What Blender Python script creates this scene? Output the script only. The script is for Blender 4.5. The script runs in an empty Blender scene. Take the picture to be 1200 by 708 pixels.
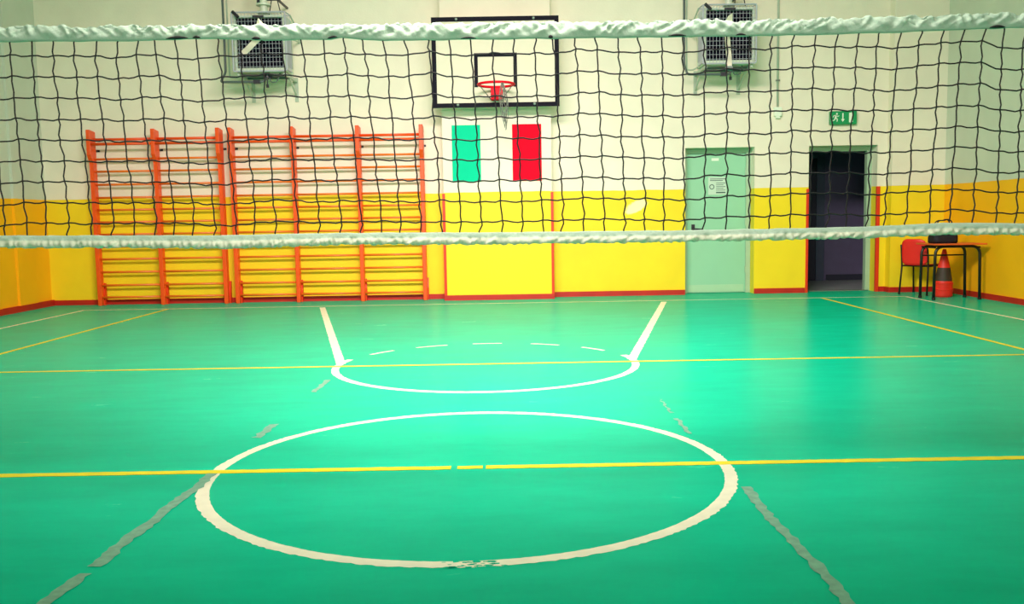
import bpy, bmesh, math, random
from mathutils import Vector, Matrix
random.seed(7)
SC = bpy.context.scene
C = SC.collection
PI = math.pi

# ------------------------------------------------------------------ colour / materials
def lin(c):
    f = lambda v: v/12.92 if v <= .04045 else ((v+.055)/1.055)**2.4
    return tuple(f(x/255.0) for x in c) + (1.0,)

def mat(name, rgb, rough=.5, spec=.5, metal=0.0, vary=.06, scale=8.0, bump=0.0, bscale=60.0, stretch=(1, 1, 1)):
    m = bpy.data.materials.new(name); m.use_nodes = True
    nt = m.node_tree; N = nt.nodes; L = nt.links
    b = N['Principled BSDF']
    b.inputs['Roughness'].default_value = rough
    b.inputs['Specular IOR Level'].default_value = spec
    b.inputs['Metallic'].default_value = metal
    tc = N.new('ShaderNodeTexCoord'); mp = N.new('ShaderNodeMapping')
    mp.inputs['Scale'].default_value = stretch
    L.new(tc.outputs['Object'], mp.inputs['Vector'])
    nz = N.new('ShaderNodeTexNoise'); nz.inputs['Scale'].default_value = scale; nz.inputs['Detail'].default_value = 4
    L.new(mp.outputs['Vector'], nz.inputs['Vector'])
    r = N.new('ShaderNodeMapRange')
    r.inputs['From Min'].default_value = .25; r.inputs['From Max'].default_value = .75
    r.inputs['To Min'].default_value = 1-vary; r.inputs['To Max'].default_value = 1+vary
    L.new(nz.outputs['Fac'], r.inputs['Value'])
    hs = N.new('ShaderNodeHueSaturation'); hs.inputs['Color'].default_value = lin(rgb)
    L.new(r.outputs['Result'], hs.inputs['Value'])
    L.new(hs.outputs['Color'], b.inputs['Base Color'])
    if bump:
        n2 = N.new('ShaderNodeTexNoise'); n2.inputs['Scale'].default_value = bscale; n2.inputs['Detail'].default_value = 3
        L.new(mp.outputs['Vector'], n2.inputs['Vector'])
        bp = N.new('ShaderNodeBump'); bp.inputs['Strength'].default_value = bump; bp.inputs['Distance'].default_value = .01
        L.new(n2.outputs['Fac'], bp.inputs['Height']); L.new(bp.outputs['Normal'], b.inputs['Normal'])
    return m

def emit(name, rgb, s):
    m = bpy.data.materials.new(name); m.use_nodes = True
    nt = m.node_tree; b = nt.nodes['Principled BSDF']
    b.inputs['Base Color'].default_value = lin(rgb)
    b.inputs['Emission Color'].default_value = lin(rgb)
    b.inputs['Emission Strength'].default_value = s
    return m

def wall_mat(name, upper, lower, split=1.545, patch=None):
    """paint in two bands: off white above, yellow below"""
    m = bpy.data.materials.new(name); m.use_nodes = True
    nt = m.node_tree; N = nt.nodes; L = nt.links; b = N['Principled BSDF']
    b.inputs['Specular IOR Level'].default_value = .35
    g = N.new('ShaderNodeNewGeometry'); sx = N.new('ShaderNodeSeparateXYZ')
    L.new(g.outputs['Position'], sx.inputs[0])
    n0 = N.new('ShaderNodeTexNoise'); n0.inputs['Scale'].default_value = 3.0
    L.new(g.outputs['Position'], n0.inputs['Vector'])
    w = N.new('ShaderNodeMath'); w.operation = 'MULTIPLY_ADD'; w.inputs[1].default_value = .02
    L.new(n0.outputs['Fac'], w.inputs[0]); L.new(sx.outputs['Z'], w.inputs[2])
    st = N.new('ShaderNodeMath'); st.operation = 'GREATER_THAN'; st.inputs[1].default_value = split+.01
    L.new(w.outputs[0], st.inputs[0])
    n1 = N.new('ShaderNodeTexNoise'); n1.inputs['Scale'].default_value = 2.2; n1.inputs['Detail'].default_value = 6
    L.new(g.outputs['Position'], n1.inputs['Vector'])
    r = N.new('ShaderNodeMapRange'); r.inputs['From Min'].default_value = .3; r.inputs['From Max'].default_value = .7
    r.inputs['To Min'].default_value = .95; r.inputs['To Max'].default_value = 1.04
    L.new(n1.outputs['Fac'], r.inputs['Value'])
    mx = N.new('ShaderNodeMix'); mx.data_type = 'RGBA'
    L.new(st.outputs[0], mx.inputs['Factor'])
    mx.inputs[6].default_value = lin(lower); mx.inputs[7].default_value = lin(upper)
    col = mx.outputs[2]
    if patch:      # a patch where the yellow paint was rubbed off
        (px, pz, rx, rz, ang) = patch
        cmb = N.new('ShaderNodeVectorMath'); cmb.operation = 'SUBTRACT'; cmb.inputs[1].default_value = (px, 0, pz)
        L.new(g.outputs['Position'], cmb.inputs[0])
        mp = N.new('ShaderNodeMapping'); mp.inputs['Rotation'].default_value = (0, ang, 0)
        L.new(cmb.outputs[0], mp.inputs['Vector'])
        mv = N.new('ShaderNodeVectorMath'); mv.operation = 'MULTIPLY'; mv.inputs[1].default_value = (1/rx, 0, 1/rz)
        L.new(mp.outputs[0], mv.inputs[0])
        ln = N.new('ShaderNodeVectorMath'); ln.operation = 'LENGTH'; L.new(mv.outputs[0], ln.inputs[0])
        n3 = N.new('ShaderNodeTexNoise'); n3.inputs['Scale'].default_value = 9; n3.inputs['Detail'].default_value = 4
        L.new(g.outputs['Position'], n3.inputs['Vector'])
        ad = N.new('ShaderNodeMath'); ad.operation = 'MULTIPLY_ADD'; ad.inputs[1].default_value = 1.0
        L.new(n3.outputs['Fac'], ad.inputs[0]); L.new(ln.outputs['Value'], ad.inputs[2])
        rr = N.new('ShaderNodeMapRange'); rr.inputs['From Min'].default_value = 1.2; rr.inputs['From Max'].default_value = 1.45
        rr.inputs['To Min'].default_value = .8; rr.inputs['To Max'].default_value = 0
        L.new(ad.outputs[0], rr.inputs['Value'])
        m2 = N.new('ShaderNodeMix'); m2.data_type = 'RGBA'
        L.new(rr.outputs['Result'], m2.inputs['Factor']); L.new(col, m2.inputs[6]); m2.inputs[7].default_value = lin((240, 236, 205))
        col = m2.outputs[2]
    hs = N.new('ShaderNodeHueSaturation'); L.new(col, hs.inputs['Color']); L.new(r.outputs['Result'], hs.inputs['Value'])
    L.new(hs.outputs['Color'], b.inputs['Base Color'])
    b.inputs['Roughness'].default_value = .55
    n2 = N.new('ShaderNodeTexNoise'); n2.inputs['Scale'].default_value = 40
    L.new(g.outputs['Position'], n2.inputs['Vector'])
    bp = N.new('ShaderNodeBump'); bp.inputs['Strength'].default_value = .15; bp.inputs['Distance'].default_value = .01
    L.new(n2.outputs['Fac'], bp.inputs['Height']); L.new(bp.outputs['Normal'], b.inputs['Normal'])
    return m

def floor_mat():
    m = bpy.data.materials.new('green_sports_floor'); m.use_nodes = True
    nt = m.node_tree; N = nt.nodes; L = nt.links; b = N['Principled BSDF']
    g = N.new('ShaderNodeNewGeometry')
    mp = N.new('ShaderNodeMapping'); mp.inputs['Scale'].default_value = (.8, 2.6, 1)
    L.new(g.outputs['Position'], mp.inputs['Vector'])
    n1 = N.new('ShaderNodeTexNoise'); n1.inputs['Scale'].default_value = 2.0; n1.inputs['Detail'].default_value = 8; n1.inputs['Roughness'].default_value = .65
    L.new(mp.outputs[0], n1.inputs['Vector'])
    n2 = N.new('ShaderNodeTexNoise'); n2.inputs['Scale'].default_value = .9; n2.inputs['Detail'].default_value = 3
    L.new(g.outputs['Position'], n2.inputs['Vector'])
    cr = N.new('ShaderNodeMix'); cr.data_type = 'RGBA'
    cr.inputs[6].default_value = lin(FLOOR_A); cr.inputs[7].default_value = lin(FLOOR_B)
    r1 = N.new('ShaderNodeMapRange'); r1.inputs['From Min'].default_value = .3; r1.inputs['From Max'].default_value = .7
    L.new(n1.outputs['Fac'], r1.inputs['Value']); L.new(r1.outputs['Result'], cr.inputs['Factor'])
    r2 = N.new('ShaderNodeMapRange'); r2.inputs['From Min'].default_value = .3; r2.inputs['From Max'].default_value = .7
    r2.inputs['To Min'].default_value = .93; r2.inputs['To Max'].default_value = 1.05
    L.new(n2.outputs['Fac'], r2.inputs['Value'])
    hs = N.new('ShaderNodeHueSaturation'); L.new(cr.outputs[2], hs.inputs['Color']); L.new(r2.outputs['Result'], hs.inputs['Value'])
    L.new(hs.outputs['Color'], b.inputs['Base Color'])
    rr = N.new('ShaderNodeMapRange'); rr.inputs['To Min'].default_value = .22; rr.inputs['To Max'].default_value = .30
    L.new(n1.outputs['Fac'], rr.inputs['Value']); L.new(rr.outputs['Result'], b.inputs['Roughness'])
    b.inputs['Specular IOR Level'].default_value = .011
    b.inputs['Specular Tint'].default_value = lin((90, 220, 180))
    bp = N.new('ShaderNodeBump'); bp.inputs['Strength'].default_value = .06; bp.inputs['Distance'].default_value = .01
    n4 = N.new('ShaderNodeTexNoise'); n4.inputs['Scale'].default_value = 25; n4.inputs['Detail'].default_value = 3
    L.new(g.outputs['Position'], n4.inputs['Vector'])
    L.new(n4.outputs['Fac'], bp.inputs['Height']); L.new(bp.outputs['Normal'], b.inputs['Normal'])
    return m

FLOOR_A = (0, 184, 146); FLOOR_B = (0, 200, 160)
M = {}
M['floor'] = floor_mat()
M['wall'] = wall_mat('back_wall_paint', (240, 232, 212), (248, 218, 32), patch=(1.87, 1.30, .2, .09, .45))
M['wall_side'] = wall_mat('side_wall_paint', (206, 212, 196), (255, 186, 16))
M['ceil'] = mat('ceiling_white', (225, 222, 205), .8)
M['red_paint'] = mat('red_skirting_paint', (190, 28, 14), .5, vary=.15, scale=5)
M['red_trim'] = mat('red_corner_paint', (226, 52, 10), .45)
M['white_line'] = mat('white_line_paint', (242, 240, 218), .45, vary=.07, scale=14)
M['yellow_line'] = mat('yellow_line_paint', (236, 222, 10), .45, vary=.08, scale=10)
M['grey_tape'] = mat('old_tape_residue', (118, 172, 150), .6, vary=.25, scale=25)
M['orange'] = mat('orange_lacquer', (246, 84, 18), .4, vary=.07, scale=6)
M['orange_rung'] = mat('pale_orange_rung', (244, 120, 36), .35, vary=.08, scale=6)
M['dark_metal'] = mat('dark_metal', (36, 34, 46), .45, vary=.1)
M['black'] = mat('black_cord', (22, 22, 26), .7, vary=.1)
M['navy'] = mat('black_board_paint', (12, 11, 28), .6, spec=.12, vary=.1)
M['board'] = mat('white_board', (226, 220, 198), .5, spec=.2, vary=.02)
M['rim_red'] = mat('rim_red', (236, 8, 36), .5, spec=.15)
M['rope'] = mat('grey_rope', (120, 124, 116), .85, vary=.2, scale=60)
M['steel'] = mat('grey_steel', (120, 134, 126), .4, metal=.4)
M['flag_green'] = mat('flag_green', (8, 206, 158), .7, spec=.1, vary=.03)
M['flag_red'] = mat('flag_red', (236, 0, 40), .7, spec=.1, vary=.03)
M['heater_body'] = mat('heater_enamel', (206, 218, 198), .4, vary=.04)
M['heater_side'] = mat('heater_side_grey', (150, 160, 160), .45, vary=.06)
M['louvre'] = mat('heater_louvre', (18, 15, 36), .7, spec=.08, vary=.1)
M['wire'] = mat('white_wire', (176, 178, 190), .5)
M['pipe'] = mat('painted_pipe', (176, 190, 172), .4, vary=.06)
M['pipe_dark'] = mat('dark_pipe', (84, 96, 96), .4, vary=.08)
M['door'] = mat('door_grey_green', (150, 208, 172), .45, vary=.03, scale=3)
M['door_frame'] = mat('door_frame_grey', (166, 196, 166), .45, vary=.04)
M['kick'] = mat('door_kick_plate', (172, 214, 176), .4, vary=.03)
M['paper'] = mat('paper_notice', (200, 222, 204), .7, vary=.03)
M['ink'] = mat('printed_ink', (70, 100, 96), .7)
M['exit_green'] = mat('exit_green', (6, 150, 88), .4, vary=.03)
M['exit_white'] = mat('exit_white', (236, 246, 228), .5, vary=.02)
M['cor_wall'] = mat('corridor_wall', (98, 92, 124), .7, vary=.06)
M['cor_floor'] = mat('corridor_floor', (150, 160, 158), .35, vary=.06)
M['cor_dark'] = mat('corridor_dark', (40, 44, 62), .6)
M['tape'] = mat('net_tape_fabric', (176, 202, 182), .75, vary=.08, scale=18, bump=.25, bscale=90)
M['tape_fluff'] = mat('net_tape_fray', (204, 214, 190), .8, vary=.07, scale=40)
M['strap'] = mat('white_strap', (238, 234, 210), .7, vary=.04)
M['chair_red'] = mat('chair_red_plastic', (240, 34, 34), .35, vary=.04)
M['tube_black'] = mat('black_tube', (20, 18, 20), .4, vary=.08)
M['table_top'] = mat('desk_top', (222, 92, 34), .4, vary=.08, scale=12, stretch=(1, 6, 1))
M['bag'] = mat('black_bag_fabric', (18, 16, 30), .75, vary=.15, scale=30, bump=.2)
M['cone_red'] = mat('cone_red', (240, 44, 30), .45, vary=.06)
M['cone_dark'] = mat('cone_dark_band', (60, 50, 40), .6, vary=.1)
WIN = (18, 62, 20)
M['daylight'] = emit('daylight_pane', (240, 246, 255), 1.2)  # glowing pane of the windows added behind the viewer
M['lamp'] = emit('lamp_diffuser', (255, 246, 225), .6)  # glowing face of the added, unseen lamps
M['lamp_case'] = mat('lamp_case', (220, 220, 215), .5)
M['post'] = mat('net_post_steel', (170, 176, 172), .35, metal=.5)

# ------------------------------------------------------------------ mesh helpers
def link(name, bm, m, parent=None, smooth=False, loc=None):
    me = bpy.data.meshes.new(name)
    bmesh.ops.recalc_face_normals(bm, faces=bm.faces[:])
    bm.to_mesh(me); bm.free()
    if smooth:
        for p in me.polygons: p.use_smooth = True
    for x in (m if isinstance(m, (list, tuple)) else [m]): me.materials.append(x)
    o = bpy.data.objects.new(name, me); C.objects.link(o)
    if parent: o.parent = parent
    if loc: o.location = loc
    return o

def box(bm, x0, x1, y0, y1, z0, z1, bev=0, mi=0):
    vs = [bm.verts.new((x, y, z)) for x in (x0, x1) for y in (y0, y1) for z in (z0, z1)]
    idx = [(0, 1, 3, 2), (4, 6, 7, 5), (0, 4, 5, 1), (2, 3, 7, 6), (0, 2, 6, 4), (1, 5, 7, 3)]
    fs = [bm.faces.new([vs[i] for i in f]) for f in idx]
    for f in fs: f.material_index = mi
    if bev:
        es = list({e for f in fs for e in f.edges})
        r = bmesh.ops.bevel(bm, geom=es, offset=bev, segments=2, affect='EDGES', profile=.5)
        for f in r['faces']: f.material_index = mi
    return fs

def obox(bm, c, ax, ay, az, hx, hy, hz, mi=0):
    """oriented box"""
    c = Vector(c); vs = []
    for sx in (-1, 1):
        for sy in (-1, 1):
            for sz in (-1, 1):
                vs.append(bm.verts.new(c + ax*hx*sx + ay*hy*sy + az*hz*sz))
    idx = [(0, 1, 3, 2), (4, 6, 7, 5), (0, 4, 5, 1), (2, 3, 7, 6), (0, 2, 6, 4), (1, 5, 7, 3)]
    for f in idx: bm.faces.new([vs[i] for i in f]).material_index = mi

def beam(bm, a, b, w, d, up=(0, 1, 0), mi=0):
    a = Vector(a); b = Vector(b); t = (b-a).normalized()
    s = t.cross(Vector(up))
    if s.length < 1e-4: s = t.cross(Vector((1, 0, 0)))
    s.normalize(); u = s.cross(t)
    obox(bm, (a+b)/2, t, s, u, (b-a).length/2, w/2, d/2, mi)

def tube(bm, pts, r, n=8, closed=False, mi=0, cap=True):
    pts = [Vector(p) for p in pts]; k = len(pts)
    rings = []; prev = None
    for i, p in enumerate(pts):
        if closed: t = pts[(i+1) % k]-pts[i-1]
        else: t = pts[min(i+1, k-1)]-pts[max(i-1, 0)]
        t.normalize()
        if prev is None:
            ref = Vector((0, 0, 1)) if abs(t.z) < .9 else Vector((1, 0, 0))
            u = t.cross(ref).normalized()
        else:
            u = (prev-t*prev.dot(t))
            if u.length < 1e-6: u = t.cross(Vector((0, 0, 1)))
            u.normalize()
        prev = u; v = t.cross(u)
        rad = r[i] if isinstance(r, (list, tuple)) else r
        rings.append([bm.verts.new(p+(u*math.cos(2*PI*j/n)+v*math.sin(2*PI*j/n))*rad) for j in range(n)])
    for i in range(k if closed else k-1):
        A = rings[i]; B = rings[(i+1) % k]
        for j in range(n):
            f = bm.faces.new((A[j], A[(j+1) % n], B[(j+1) % n], B[j])); f.material_index = mi
    if cap and not closed:
        bm.faces.new(rings[0]).material_index = mi; bm.faces.new(rings[-1]).material_index = mi

def arc(c, r, a0, a1, ax, ay, n=6):
    c = Vector(c); ax = Vector(ax); ay = Vector(ay)
    return [c+ax*r*math.cos(a0+(a1-a0)*i/n)+ay*r*math.sin(a0+(a1-a0)*i/n) for i in range(n+1)]

def rounded(pts, r, n=5):
    """polyline with filleted corners"""
    P = [Vector(p) for p in pts]; out = [P[0]]
    for i in range(1, len(P)-1):
        a = (P[i-1]-P[i]); b = (P[i+1]-P[i])
        d = min(r, a.length*.49, b.length*.49)
        p0 = P[i]+a.normalized()*d; p1 = P[i]+b.normalized()*d
        for k in range(n+1):
            t = k/n
            out.append(p0*(1-t)**2+P[i]*2*t*(1-t)+p1*t*t)
    out.append(P[-1]); return out

def lathe(bm, prof, n=28, c=(0, 0, 0), mi=0):
    c = Vector(c); rings = []
    for (r, z) in prof:
        rings.append([bm.verts.new(c+Vector((r*math.cos(2*PI*j/n), r*math.sin(2*PI*j/n), z))) for j in range(n)])
    for i in range(len(rings)-1):
        for j in range(n):
            bm.faces.new((rings[i][j], rings[i][(j+1) % n], rings[i+1][(j+1) % n], rings[i+1][j])).material_index = mi
    bm.faces.new(rings[0]).material_index = mi; bm.faces.new(rings[-1]).material_index = mi

def prism(bm, poly, y0, y1, mi=0):
    """polygon in xz extruded along y"""
    A = [bm.verts.new((x, y0, z)) for x, z in poly]; B = [bm.verts.new((x, y1, z)) for x, z in poly]
    n = len(poly)
    bm.faces.new(A).material_index = mi; bm.faces.new(B[::-1]).material_index = mi
    for i in range(n): bm.faces.new((A[i], A[(i+1) % n], B[(i+1) % n], B[i])).material_index = mi

NB = bmesh.new
def thing(name, label, cat, loc=(0, 0, 0), rz=0, group=None):
    o = bpy.data.objects.new(name, None); C.objects.link(o)
    o.empty_display_size = .1
    o.location = loc; o.rotation_euler = (0, 0, rz)
    o['label'] = label; o['category'] = cat
    if group: o['group'] = group
    return o
def tag(o, label, cat, group=None):
    o['label'] = label; o['category'] = cat
    if group: o['group'] = group
    return o
def struct(name, bm, m, label=None, cat=None):
    o = link(name, bm, m); o['kind'] = 'structure'
    if label: o['label'] = label
    if cat: o['category'] = cat
    return o
def copy_tree(o, parent=None):
    c = o.copy(); C.objects.link(c)
    if parent: c.parent = parent
    for ch in list(o.children): copy_tree(ch, c)
    return c

# ------------------------------------------------------------------ the hall
YW = 9.07          # face of the back wall
YP = 8.78          # face of the pilaster behind the basketball board
YS = 8.90          # face of the boxed-out corner on the right
XL, XR = -6.73, 6.30
YF = -9.4; ZC = 6.4
D1 = (2.59, 3.60); D2 = (4.39, 5.39); DT = 2.14; WT = .34

bm = NB(); box(bm, XL-.3, XR+.3, YF-.3, YW+WT, -.2, 0)
floor = struct('floor', bm, M['floor'], 'glossy green sports hall floor with painted court lines', 'floor')
bm = NB(); box(bm, XL-.3, XR+.3, YF-.3, YW+WT, ZC, ZC+.2)
struct('ceiling', bm, M['ceil'], 'off white ceiling of the sports hall', 'ceiling')

bm = NB()
box(bm, XL-.3, D1[0], YW, YW+WT, 0, ZC)
box(bm, D1[0], D1[1], YW, YW+WT, DT, ZC)
box(bm, D1[1], D2[0], YW, YW+WT, 0, ZC)
box(bm, D2[0], D2[1], YW, YW+WT, DT, ZC)
box(bm, D2[1], XR+.3, YW, YW+WT, 0, ZC)
struct('wall_back', bm, M['wall'], 'cream end wall with yellow lower band and two doorways', 'wall')
bm = NB(); box(bm, -.915, .63, YP, YW, 0, ZC)
struct('wall_pilaster', bm, M['wall'], 'shallow pilaster of the end wall behind the backboard', 'wall')
bm = NB(); box(bm, 5.53, XR, YS, YW, 0, ZC)
struct('wall_corner', bm, M['wall'], 'boxed out right hand corner of the end wall behind the desk', 'wall')
bm = NB()
box(bm, XL-.3, XL, YF, YW, 0, ZC)
for y0, y1, d in ((8.16, 8.62, .035), (7.2, 7.7, .035), (6.2, 6.7, .035), (5.0, 5.5, .035), (3.2, 3.7, .035), (.2, .7, .035)):
    box(bm, XL, XL+d, y0, y1, 0, ZC)
struct('wall_left', bm, M['wall_side'], 'left side wall with shallow ribs, cream over orange yellow', 'wall')
bm = NB(); box(bm, XR, XR+.3, YF, YW, 0, ZC)
struct('wall_right', bm, M['wall_side'], 'right side wall, pale green white over orange yellow', 'wall')
bm = NB(); box(bm, XL, XR, YF-.3, YF, 0, ZC)
struct('wall_front', bm, M['wall_side'], 'end wall behind the viewer', 'wall')

# skirting
bm = NB(); H = .075; T = .016
box(bm, XL, -.915, YW-T, YW, 0, H)
box(bm, -.915-T, -.915, YP-T, YW-T, 0, H); box(bm, -.915, .63, YP-T, YP, 0, H); box(bm, .63, .63+T, YP-T, YW-T, 0, H)
box(bm, .63+T, D1[0]-.003, YW-T, YW, 0, H); box(bm, D1[1]+.003, D2[0]-.04, YW-T, YW, 0, H)
box(bm, D2[1]+.05, 5.53-T, YW-T, YW, 0, H); box(bm, 5.53-T, 5.53, YS-T, YW, 0, H); box(bm, 5.53, XR, YS-T, YS, 0, H)
struct('baseboard_back', bm, M['red_paint'], 'red painted skirting along the end wall', 'baseboard')
bm = NB(); box(bm, XL, XL+T+.03, YF, YW-T, 0, H+.01)
struct('baseboard_left', bm, M['red_paint'], 'red painted skirting along the left wall', 'baseboard')
bm = NB(); box(bm, XR-T, XR, YF, YS-T, 0, H)
struct('baseboard_right', bm, M['red_paint'], 'red painted skirting along the right wall', 'baseboard')

# red corner guards
for i, (x0, x1, y, z1, lab) in enumerate((
        (-.935, -.895, YP, 1.53, 'red corner guard on the left edge of the middle pilaster'),
        (.612, .648, YP, 1.53, 'red corner guard on the right edge of the middle pilaster'),
        (D2[0]-.032, D2[0]+.004, YW, 1.52, 'thin red corner guard left of the dark doorway'),
        (D2[1]-.004, D2[1]+.046, YW, 1.54, 'wide red corner guard right of the dark doorway'))):
    bm = NB(); box(bm, x0, x1, y-.012, y+.03, 0, z1, .003)
    if i < 2:
        s = -1 if i == 0 else 1
        xe = -.915 if i == 0 else .63
        box(bm, min(xe, xe+s*.02), max(xe, xe+s*.02), y-.01, y+.05, 0, z1)
    struct('trim_%d' % (i+1), bm, M['red_trim'], lab, 'trim')

# corridor behind the dark doorway
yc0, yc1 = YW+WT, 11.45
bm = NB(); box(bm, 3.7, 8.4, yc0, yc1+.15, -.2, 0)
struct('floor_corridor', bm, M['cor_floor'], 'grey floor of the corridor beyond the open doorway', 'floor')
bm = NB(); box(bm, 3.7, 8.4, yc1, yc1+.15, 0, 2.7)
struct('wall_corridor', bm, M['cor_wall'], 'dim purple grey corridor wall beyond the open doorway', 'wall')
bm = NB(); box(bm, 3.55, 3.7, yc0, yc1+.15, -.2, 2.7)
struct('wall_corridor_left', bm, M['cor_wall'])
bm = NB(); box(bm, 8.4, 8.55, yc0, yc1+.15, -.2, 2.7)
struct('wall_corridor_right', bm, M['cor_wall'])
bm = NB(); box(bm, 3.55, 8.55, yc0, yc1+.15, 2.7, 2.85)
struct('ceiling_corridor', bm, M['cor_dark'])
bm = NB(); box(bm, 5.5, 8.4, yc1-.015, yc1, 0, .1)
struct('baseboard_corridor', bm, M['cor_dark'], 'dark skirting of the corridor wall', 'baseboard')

# ------------------------------------------------------------------ doors
def door_frame(x0, x1, parent, y0=YW+.20, y1=YW+.30, w=.07):
    bm = NB()
    box(bm, x0, x0+w, y0, y1, 0, DT, .004); box(bm, x1-w, x1, y0, y1, 0, DT, .004)
    box(bm, x0+w, x1-w, y0, y1, DT-w, DT, .004)
    return link('door_frame', bm, M['door_frame'], parent)
d1 = thing('door_1', 'closed grey green metal door left of the dark doorway', 'door', (0, 0, 0)); d1['kind'] = 'structure'
door_frame(D1[0], D1[1], d1)
bm = NB(); box(bm, D1[0]+.07, D1[1]-.07, YW+.225, YW+.275, .005, DT-.075, .004)
link('door_leaf', bm, M['door'], d1)
bm = NB(); box(bm, D1[0]+.09, D1[1]-.09, YW+.219, YW+.225, .02, .125, .002)
link('kick_plate', bm, M['kick'], d1)
bm = NB()
box(bm, 2.725, 2.775, YW+.213, YW+.225, .87, 1.03, .003)
tube(bm, [(2.75, YW+.225, .955), (2.75, YW+.17, .955)], .014)
tube(bm, [(2.745, YW+.17, .955), (2.80, YW+.168, .957), (2.89, YW+.17, .952)], [.02, .015, .012])
link('door_handle', bm, M['dark_metal'], d1)['label'] = 'black lever handle'
bm = NB(); box(bm, 3.02, 3.13, YW+.219, YW+.225, 1.96, 2.0, .002)
link('door_plate', bm, M['exit_white'], d1)['label'] = 'small white plate near the top of the door'
for z in (.35, 1.05, 1.8):
    bm = NB(); tube(bm, [(D1[1]-.075, YW+.205, z-.05), (D1[1]-.075, YW+.205, z+.05)], .011); link('hinge', bm, M['door_frame'], d1)

d2 = thing('door_2', 'open dark doorway with its frame, right of the grey green door', 'door', (0, 0, 0)); d2['kind'] = 'structure'
door_frame(D2[0], D2[1], d2)
bm = NB(); box(bm, D2[0]+.02, D2[1]-.02, YW+.2, YW+.3, 0, .012)
link('threshold', bm, M['steel'], d2)
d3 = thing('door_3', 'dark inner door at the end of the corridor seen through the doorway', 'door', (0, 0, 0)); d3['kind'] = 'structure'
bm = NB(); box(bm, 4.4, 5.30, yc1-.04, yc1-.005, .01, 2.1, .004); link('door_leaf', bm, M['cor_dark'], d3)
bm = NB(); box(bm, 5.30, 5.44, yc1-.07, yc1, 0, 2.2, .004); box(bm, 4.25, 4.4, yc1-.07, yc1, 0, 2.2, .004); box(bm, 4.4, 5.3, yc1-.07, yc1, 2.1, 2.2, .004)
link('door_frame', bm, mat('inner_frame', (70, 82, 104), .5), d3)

# paper notice on the closed door
nt = thing('paper_notice', 'printed paper notice with a round symbol on the grey green door', 'notice', (3.11, YW+.225, 1.465))
bm = NB(); box(bm, -.135, .135, -.003, 0, 0, .258); link('sheet', bm, M['paper'], nt)
bm = NB()
for k in range(2): box(bm, -.11, .12-.04*k, -.0042, -.003, .225-.022*k, .235-.022*k)
for k in range(5): box(bm, -.02, .12-.03*(k % 2), -.0042, -.003, .165-.026*k, .173-.026*k)
box(bm, -.02, .12, -.0042, -.003, .02, .04)
link('printed_text', bm, M['ink'], nt)
bm = NB(); tube(bm, arc((-.083, -.0035, .115), .032, 0, 2*PI*35/36, (1, 0, 0), (0, 0, 1), 36), .006, 6, closed=True)
link('round_symbol', bm, M['ink'], nt)

# ------------------------------------------------------------------ court lines (paint on the floor: children of the floor)
def jit(a): return random.uniform(-a, a)
def strip(pts, w, z, name, m, rag=.002, gaps=(), closed=False, rag_in=None):
    """flat painted band along pts with slightly ragged edges; gaps = list of (t0, t1) worn away"""
    bm = NB(); n = len(pts); prev = None
    P = [Vector((x, y, z)) for x, y in pts]
    for i in range(n):
        if closed: t = P[(i+1) % n]-P[i-1]
        else: t = P[min(i+1, n-1)]-P[max(i-1, 0)]
        t.normalize(); s = Vector((-t.y, t.x, 0))
        f = i/(n-1)
        a = bm.verts.new(P[i]+s*(w/2+jit(rag_in if rag_in is not None else rag))); b = bm.verts.new(P[i]-s*(w/2+jit(rag)))
        if i == 0: first = (a, b)
        if prev and not any(g0 < f < g1 for g0, g1 in gaps): bm.faces.new((prev[0], prev[1], b, a))
        prev = (a, b)
    if closed: bm.faces.new((prev[0], prev[1], first[1], first[0]))
    bmesh.ops.delete(bm, geom=[v for v in bm.verts if not v.link_faces], context='VERTS')
    o = link(name, bm, m, floor)
    for p in o.data.polygons:
        if p.normal.z < 0: p.flip()
    return o
def seg(a, b, step=.03):
    n = max(2, int(math.hypot(b[0]-a[0], b[1]-a[1])/step))
    return [(a[0]+(b[0]-a[0])*i/n, a[1]+(b[1]-a[1])*i/n) for i in range(n+1)]
XC = -.199; R0 = 1.197
zw, zy, zg = .0012, .0018, .0024
SXL, SXR = XC-4.5, XC+4.5
def circ(cx, cy, r, a0, a1, n): return [(cx+r*math.cos(a0+(a1-a0)*i/n), cy+r*math.sin(a0+(a1-a0)*i/n)) for i in range(n+1)]
# centre circle: ragged, worn near the front
strip(circ(XC, 0, R0, 0, 2*PI*399/400, 399), .056, zw, 'centre_circle', M['white_line'], rag=.0045, rag_in=.0015, closed=True)
# worn-off chips over the front of the circle
bm = NB()
for k in range(26):
    a = -PI/2+random.gauss(.07, .05); r = R0+random.uniform(-.028, .03)
    x, y = XC+r*math.cos(a), r*math.sin(a); s = random.uniform(.004, .013)
    vs = [bm.verts.new((x+s*1.8*math.cos(q*PI/3)*random.uniform(.6, 1.2), y+s*.7*math.sin(q*PI/3)*random.uniform(.6, 1.2), zw+.0004)) for q in range(6)]
    bm.faces.new(vs)
o = link('worn_spots', bm, M['floor'], floor)
o['label'] = 'green floor showing through the worn circle paint'
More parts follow.
